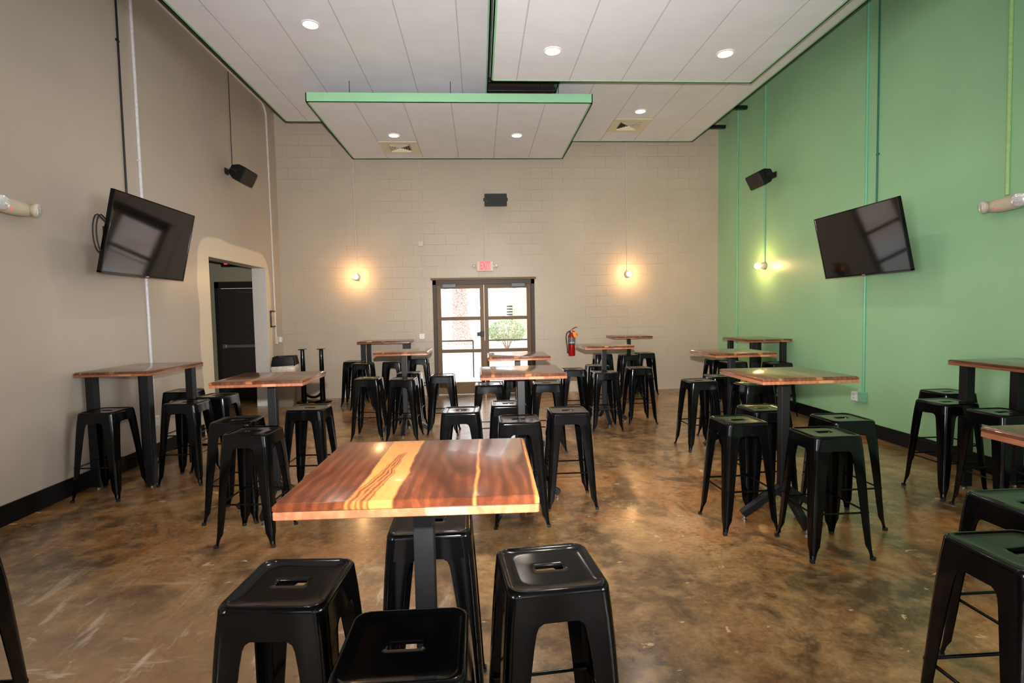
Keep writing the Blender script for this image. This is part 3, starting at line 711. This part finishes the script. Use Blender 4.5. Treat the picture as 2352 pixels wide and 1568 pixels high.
ub = tag(empty('table_base', (-3.03, 9.73, 0)), 'black U shaped twin column table base without a top, by back wall', 'table base')
pts = [(-.155, 0, .42), (-.15, 0, .27)]+[(-.15+.15*(1-math.cos(a_)), 0, .22-.13*math.sin(a_)) for a_ in [PI*i/10 for i in range(11)]]+[(.15, 0, .27), (.155, 0, .42)]
obj('u_brace', tube(B(), pts, .022, 10), M['black_gloss'], ub, smooth=60)
for s in (-1, 1):
    obj('column', lathe(B(), [(.052, .02), (.048, .06), (.042, .5), (.034, .93), (.03, .955)], 20, Matrix.Translation((s*.165, 0, 0))), M['black_gloss'], ub, smooth=40)
    obj('top_flange', box(B(), s*.165-.05, s*.165+.05, -.09, .09, .955, .967, .003), M['black_gloss'], ub)
    obj('floor_disc', lathe(B(), [(.17, 0), (.175, .008), (.165, .022), (.06, .04), (.05, .045)], 32, Matrix.Translation((s*.15, 0, 0)) @ Matrix.Scale(1.0, 4)), M['black_gloss'], ub, smooth=40)

# ------------------------------------------------------------------ bar stools
def leg_bm(sx, sy):
    prof = [(.000, .022, .203, .016), (.012, .022, .203, .016), (.022, .024, .199, .018), (.06, .031, .1955, .02), (.095, .048, .193, .022), (.20, .057, .188, .026), (.35, .066, .180, .028),
            (.50, .076, .1715, .030), (.60, .084, .1655, .031), (.645, .089, .1622, .032), (.662, .095, .1608, .032), (.672, .110, .1602, .032), (.684, .12, .159, .032)]
    bm = B(); rings = []
    for (z, w, a, r) in prof:
        r = min(r, w*.7); th = .0022; out = []
        def path(a_, r_, ww):
            p = [(a-ww, a_)]
            for i in range(6):
                t_ = PI/2-PI/2*i/5; p.append((a_-r_+r_*math.cos(t_), a_-r_+r_*math.sin(t_)))
            p.append((a_, a-ww)); return p
        o_ = path(a, r, w); i_ = path(a-th, max(r-th, .003), w)
        # rolled lip on the free edges
        lip = .006
        ring = [(o_[0][0], o_[0][1]-lip)]+o_+[(o_[-1][0]-lip, o_[-1][1])]+i_[::-1]
        rings.append([Vector((sx*x_, sy*y_, z)) for (x_, y_) in ring])
    return loft(bm, rings)
def seat_bm():
    n = 12; bm = B()
    def stad(hx, hy, z):
        ref = rsq(.15, .04, 0, n); out = []
        for v_ in ref:
            t_ = math.atan2(v_.y, v_.x*.55)
            cx = (hx-hy)*(1 if v_.x > .03 else -1 if v_.x < -.03 else v_.x/.03)
            dx, dy = v_.x-cx*1.0, v_.y
            L = math.hypot(dx, dy) or 1; out.append(Vector((cx+hy*dx/L, hy*dy/L, z)))
        return out
    rings = [rsq(.1585, .034, .672, n), rsq(.1605, .034, .672, n), rsq(.1545, .036, .735, n), rsq(.154, .037, .742, n), rsq(.1535, .038, .750, n), rsq(.150, .038, .7575, n), rsq(.1445, .038, .7615, n), rsq(.138, .036, .7615, n),
             rsq(.133, .034, .7590, n), rsq(.129, .032, .7572, n), rsq(.10, .05, .7562, n)]
    st = stad(.052, .020, .7555)
    a_ = rings[-1]
    for f_ in (.45, .75): rings.append([p.lerp(q, f_) for p, q in zip(a_, st)])
    rings += [st, stad(.048, .0165, .7535), stad(.0465, .0155, .747), stad(.049, .018, .747), stad(.053, .021, .7525)]
    und = [rsq(.10, .05, .7530, n), rsq(.148, .034, .7530, n), rsq(.152, .032, .735, n), rsq(.1585, .034, .672, n)]
    rings += und
    loft(bm, rings, cap=False)
    bmesh.ops.remove_doubles(bm, verts=bm.verts, dist=.00001)
    return bm
def make_stool():
    t_ = empty('bar_stool')
    obj('seat', seat_bm(), M['black_gloss'], t_, smooth=40)
    for sx in (-1, 1):
        for sy in (-1, 1):
            l = obj('leg', leg_bm(sx, sy), M['black_gloss'], t_, smooth=45)
            obj('foot_cap', loft(B(), [rsq(.013, .005, 0, 3, sx*.1925, sy*.1925), rsq(.013, .005, .02, 3, sx*.1925, sy*.1925)]), M['rubber'], l)
    z = .29; a = .172
    for (p, q) in (((-a, -a), (a, -a)), ((a, -a), (a, a)), ((a, a), (-a, a)), ((-a, a), (-a, -a))):
        obj('footrest_rung', tube(B(), [(p[0], p[1], z), (p[0]*.9+q[0]*.1, p[1]*.9+q[1]*.1, z), (p[0]*.1+q[0]*.9, p[1]*.1+q[1]*.9, z), (q[0], q[1], z)], [.009, .0065, .0065, .009], 8), M['black_gloss'], t_, smooth=60)
    bm = B(); a = .145
    for s in (-1, 1): bar(bm, (-a, -s*a, .655), (a, s*a, .655+.004*s), .014, .004, .001)
    obj('cross_brace', bm, M['black_gloss'], t_)
    return t_
def copy_tree(o, parent=None):
    c_ = o.copy(); COL.objects.link(c_)
    if parent is not None:
        c_.parent = parent; c_.matrix_parent_inverse = o.matrix_parent_inverse.copy()
    for ch in o.children: copy_tree(ch, c_)
    return c_
N = 'black metal bar stool '
stools = [
 (-.585, 1.60, -4, N+'left of the foreground walnut table'),
 (-.20, 1.265, 0, N+'nearest the camera, in front of the foreground table, cut by frame'),
 (.20, 1.62, 5, N+'right of the foreground walnut table, with a glint on its seat'),
 (-.205, 2.045, 1, N+'tucked behind the post of the foreground walnut table'),
 (-1.61, 3.81, -3, N+'at the near side of the table before the vestibule opening'),
 (-1.91, 4.24, 0, N+'at the left side of the table before the vestibule opening'),
 (-1.505, 4.71, -3, N+'at the far side of the table before the vestibule opening'),
 (-2.72, 5.62, -5, N+'off the far room side corner of the left wall table'),
 (-2.815, 5.23, -1, N+'on the room side of the left wall table'),
 (-3.29, 6.06, -2, N+'at the far end of the left wall table'),
 (-3.31, 4.865, -2, N+'at the near end of the left wall table'),
 (-2.19, 9.31, 0, N+'at the left end of the table against the back wall'),
 (-1.94, 8.90, 0, N+'at the near side, left, of the table against the back wall'),
 (-1.49, 9.10, 0, N+'at the near side, right, of the table against the back wall'),
 (-1.10, 9.62, 0, N+'at the right end of the table against the back wall'),
 (-1.42, 6.78, -2, N+'at the left of the pedestal table left of glass doors'),
 (-.965, 6.65, -4, N+'at the near side of the pedestal table left of glass doors'),
 (-.975, 7.30, -3, N+'at the far side of the pedestal table left of glass doors'),
 (-.50, 6.92, -2, N+'at the right of the pedestal table left of glass doors'),
 (.085, 5.95, 0, N+'at the left of the table right before the glass doors'),
 (.42, 6.35, 0, N+'at the far side of the table right before the glass doors'),
 (.735, 5.93, -2, N+'at the right of the table right before the glass doors'),
 (-.17, 4.38, -2, N+'at the left of the middle table behind the foreground one'),
 (.235, 4.64, -1, N+'at the far side of the middle table behind the foreground one'),
 (.275, 3.94, 0, N+'at the near side of the middle table behind the foreground one'),
 (.695, 4.24, 0, N+'at the right of the middle table behind the foreground one'),
 (1.27, 7.24, 0, N+'at the left of the square table before the fire extinguisher'),
 (1.70, 7.68, 0, N+'at the far side of the square table before the fire extinguisher'),
 (1.61, 6.84, 0, N+'at the near side of the square table before the fire extinguisher'),
 (2.18, 7.22, 1, N+'at the right of the square table before the fire extinguisher'),
 (2.24, 9.65, 0, N+'at the left of the table just right of the extinguisher'),
 (2.64, 9.36, 0, N+'at the near side of the table just right of the extinguisher'),
 (3.03, 9.66, 0, N+'at the right of the table just right of the extinguisher'),
 (2.43, 5.78, 3, N+'at the left of the right side\'s second table'),
 (2.84, 6.13, 0, N+'at the far side of the right side\'s second table'),
 (2.86, 5.41, 1, N+'at the near side of the right side\'s second table'),
 (3.74, 8.18, 0, N+'at the far left of the table in the green wall corner'),
 (3.77, 7.72, 2, N+'at the near left of the table in the green wall corner'),
 (4.28, 7.42, 1, N+'at the near end of the table in the green wall corner'),
 (4.10, 8.66, 0, N+'at the far end of the table in the green wall corner'),
 (2.18, 3.235, 0, N+'at the near side of the nearest square table on the right'),
 (1.835, 3.68, 2, N+'at the left of the nearest square table on the right'),
 (2.245, 4.09, 1, N+'at the far side of the nearest square table on the right'),
 (2.58, 3.64, 0, N+'at the right of the nearest square table on the right'),
 (3.82, 4.12, 1, N+'left of the green wall table at frame edge, farther one'),
 (4.27, 4.60, 0, N+'at the far end of the green wall table at frame edge'),
 (3.83, 3.66, 0, N+'left of the green wall table at frame edge, nearer one'),
 (2.20, 1.97, 0, N+'behind the table cut by the right frame edge'),
 (1.742, 1.58, 0, N+'at lower right, largest one cut by the right frame edge'),
 (-1.80, 1.74, 0, N+'at the lower left corner, only a leg showing'),
]
proto = make_stool()
for i, (x_, y_, a_, lab) in enumerate(stools):
    o = proto if i == 0 else copy_tree(proto)
    o.location = (x_, y_, 0); o.rotation_euler.z = math.radians(a_)
    tag(o, lab, 'bar stool', 'black metal bar stools')

# ------------------------------------------------------------------ tables
TZ = 1.085
def top_parts(t_, hx, hy, topm, cx=0, cy=0):
    n = 4
    def R_(ins, z, r=.008): return rsq(hx-ins, r, z, n, cx, cy, b=hy-ins)
    o = obj('tabletop', loft(B(), [R_(.003, TZ-.021), R_(0, TZ-.018), R_(0, TZ-.0085), R_(.0025, TZ-.0065), R_(.004, TZ-.0045), R_(.007, TZ-.0015), R_(.011, TZ)]), topm, t_, smooth=25)
    obj('underlayer', loft(B(), [R_(.003, TZ-.043), R_(.001, TZ-.041), R_(.001, TZ-.024), R_(.003, TZ-.0215)]), M['walnut_edge'], t_, smooth=25)
    return o
def pedestal(x_, y_, rot, label, hx=.335, hy=.325, topm=None):
    t_ = tag(empty('bar_table', (x_, y_, 0), (0, 0, rot)), label, 'table', 'square walnut topped pedestal tables')
    top_parts(t_, hx, hy, topm or M['walnut'])
    obj('mounting_plate', box(B(), -.17, .17, -.17, .17, TZ-.052, TZ-.0435, .002), M['black_satin'], t_)
    obj('column', box(B(), -.031, .031, -.031, .031, .17, TZ-.052, .004), M['black_satin'], t_)
    for k in range(4):
        d = Vector((math.cos(k*PI/2), math.sin(k*PI/2), 0)); bm = B()
        bar(bm, d*.02+Vector((0, 0, .235)), d*.305+Vector((0, 0, .047)), .05, .05, .004)
        lg = obj('base_leg', bm, M['black_satin'], t_)
        obj('levelling_foot', lathe(B(), [(.018, 0), (.018, .008), (.008, .012), (.008, .035)], 14, Matrix.Translation(d*.29)), M['steel'], lg)
    return t_
def walltable(x0, x1, y0, y1, label, inset=.055, pw=.075):
    cx, cy = (x0+x1)/2, (y0+y1)/2; hx, hy = (x1-x0)/2, (y1-y0)/2
    t_ = tag(empty('post_table', (cx, cy, 0)), label, 'table', 'four post tables against the walls')
    top_parts(t_, hx, hy, M['walnut'])
    for sx in (-1, 1):
        for sy in (-1, 1):
            px, py = sx*(hx-inset-pw/2), sy*(hy-inset-pw/2)
            lg = obj('post', box(B(), px-pw/2, px+pw/2, py-pw/2, py+pw/2, .022, TZ-.044, .004), M['black_satin'], t_)
            obj('levelling_foot', lathe(B(), [(.02, 0), (.02, .008), (.009, .012), (.009, .025)], 14, Matrix.Translation((px, py, 0))), M['steel'], lg)
    return t_
pedestal(-.19, 1.665, -.02, 'foreground square walnut table with a pale sapwood band', .34, .325, M['walnut_feature'])
pedestal(-1.655, 4.30, .02, 'square walnut table in front of the vestibule opening')
pedestal(-.995, 6.97, 0, 'square walnut table left of the glass doors, near back wall table')
pedestal(2.20, 3.725, 0, 'nearest square walnut table on the right, glowing amber top')
pedestal(.41, 5.93, 0, 'small square walnut table right before the glass doors, reflecting them')
pedestal(.325, 4.34, 0, 'middle square walnut table behind the foreground one, reflecting the doors')
pedestal(1.70, 7.23, 0, 'square walnut table standing before the fire extinguisher')
pedestal(2.735, 9.66, 0, 'square walnut table close to back wall right of the extinguisher', .35, .32)
pedestal(2.765, 5.70, .02, 'second square walnut table along the right side')
pedestal(2.262, 1.605, 0, 'square walnut table cut off by the right frame edge')
walltable(-3.65, -2.985, 4.97, 5.90, 'four post walnut table against the left wall under the television')
walltable(-2.17, -1.25, 9.46, YB-.01, 'four post walnut table against the back wall')
walltable(3.97, 4.617, 7.60, 8.50, 'four post walnut table against green wall in the far corner')
walltable(3.975, 4.617, 3.36, 4.29, 'four post walnut table against green wall under the emergency light')

# ------------------------------------------------------------------ outdoors
struct('ground', box(B(), -40, 40, YB+.1, 90, -.25, -.05), M['straw'])
tag(obj('walkway', box(B(), -12, 12, YB+.2, 15.6, -.06, -.02), M['pavement']), kind='structure')
tr_ = tag(empty('pine_tree', (-.93, 25.4, -.05)), 'large pine trunk seen through the left glass door', 'tree')
rg = []
for k in range(24):
    z_ = k*.5; fl = .42*math.exp(-z_*2.2)
    rr = .36-.008*z_+fl
    rg.append([Vector(((rr*(1+.06*math.sin(5*a_+k*.3)))*math.cos(a_)+.02*z_*-.6, rr*math.sin(a_), z_)) for a_ in [2*PI*i/22 for i in range(22)]])
obj('trunk', loft(B(), rg), M['bark'], tr_, smooth=60)
def twig(pts, r): obj('branch', tube(B(), pts, r, 6), M['siding'], tr_, smooth=60)
twig([(-.6, -.5, 4.2), (-.1, -.5, 3.6), (.3, -.55, 3.0), (.5, -.5, 2.2)], [.03, .025, .02, .01]); twig([(.0, -.5, 4.4), (.15, -.5, 3.5), (.42, -.5, 2.5)], [.03, .02, .01]); twig([(-.4, -.5, 3.2), (.0, -.5, 2.6), (.5, -.5, 2.3)], [.02, .015, .01])
obj('root_mound', lathe(B(), [(1.5, 0), (1.0, .08), (.5, .16), (.3, .2)], 24), M['straw'], tr_, smooth=60)
bs = tag(empty('bush', (1.16, 23.2, -.05)), 'round clipped green bush seen through the right glass door', 'bush')
bm = B(); rnd = random.Random(3)
for k in range(2600):
    a_ = rnd.uniform(0, 2*PI); ph = math.acos(rnd.uniform(-.85, 1)); q_ = rnd.uniform(.82, 1.03)
    p = Vector((.82*q_*math.sin(ph)*math.cos(a_), .8*q_*math.sin(ph)*math.sin(a_), .78+.52*q_*math.cos(ph)))
    u_ = Vector((rnd.gauss(0, 1), rnd.gauss(0, 1), rnd.gauss(0, 1))).normalized(); w_ = u_.orthogonal().normalized()
    s_ = rnd.uniform(.03, .06)
    bm.faces.new([bm.verts.new(p+u_*s_), bm.verts.new(p+w_*s_*.5), bm.verts.new(p-u_*s_), bm.verts.new(p-w_*s_*.5)])
obj('foliage', bm, M['leaf'], bs)
bm = B()
for k in range(9):
    a_ = k*.7; tube(bm, [(.05*math.cos(a_), .05*math.sin(a_), 0), (.25*math.cos(a_), .25*math.sin(a_), .45), (.5*math.cos(a_), .5*math.sin(a_), .85)], [.03, .02, .01], 6)
obj('stems', bm, M['bark'], bs)
hr = tag(empty('handrail', (0, 13.0, -.02)), 'dark metal handrail outside the glass doors', 'railing')
obj('top_rail', tube(B(), [(-3, 0, .90), (-.18, 0, .90)], .018, 8), M['rail_paint'], hr); obj('top_rail', tube(B(), [(.12, 0, .90), (3, 0, .90)], .018, 8), M['rail_paint'], hr)
for xx in (-.18, .12, -3, 3): obj('rail_post', tube(B(), [(xx, 0, 0), (xx, 0, .90)], .016, 8), M['rail_paint'], hr)
bd = tag(empty('building', (4.6, 31, -.05)), 'peach coloured building seen through the upper right door pane', 'building')
obj('wall', box(B(), -2.7, 6, 0, 5, 0, 5.5), M['peach'], bd)
bm = B()
for k in range(6): box(bm, -3.05, -2.7, -.1, -.02, 1.1+k*.16, 1.19+k*.16)
obj('slatted_screen', bm, M['rail_paint'], bd)
tag(obj('far_fence', box(B(), -25, 1.9, 40, 40.1, -.05, 4.5), M['siding']), 'pale fence line far beyond the pine tree', 'fence')
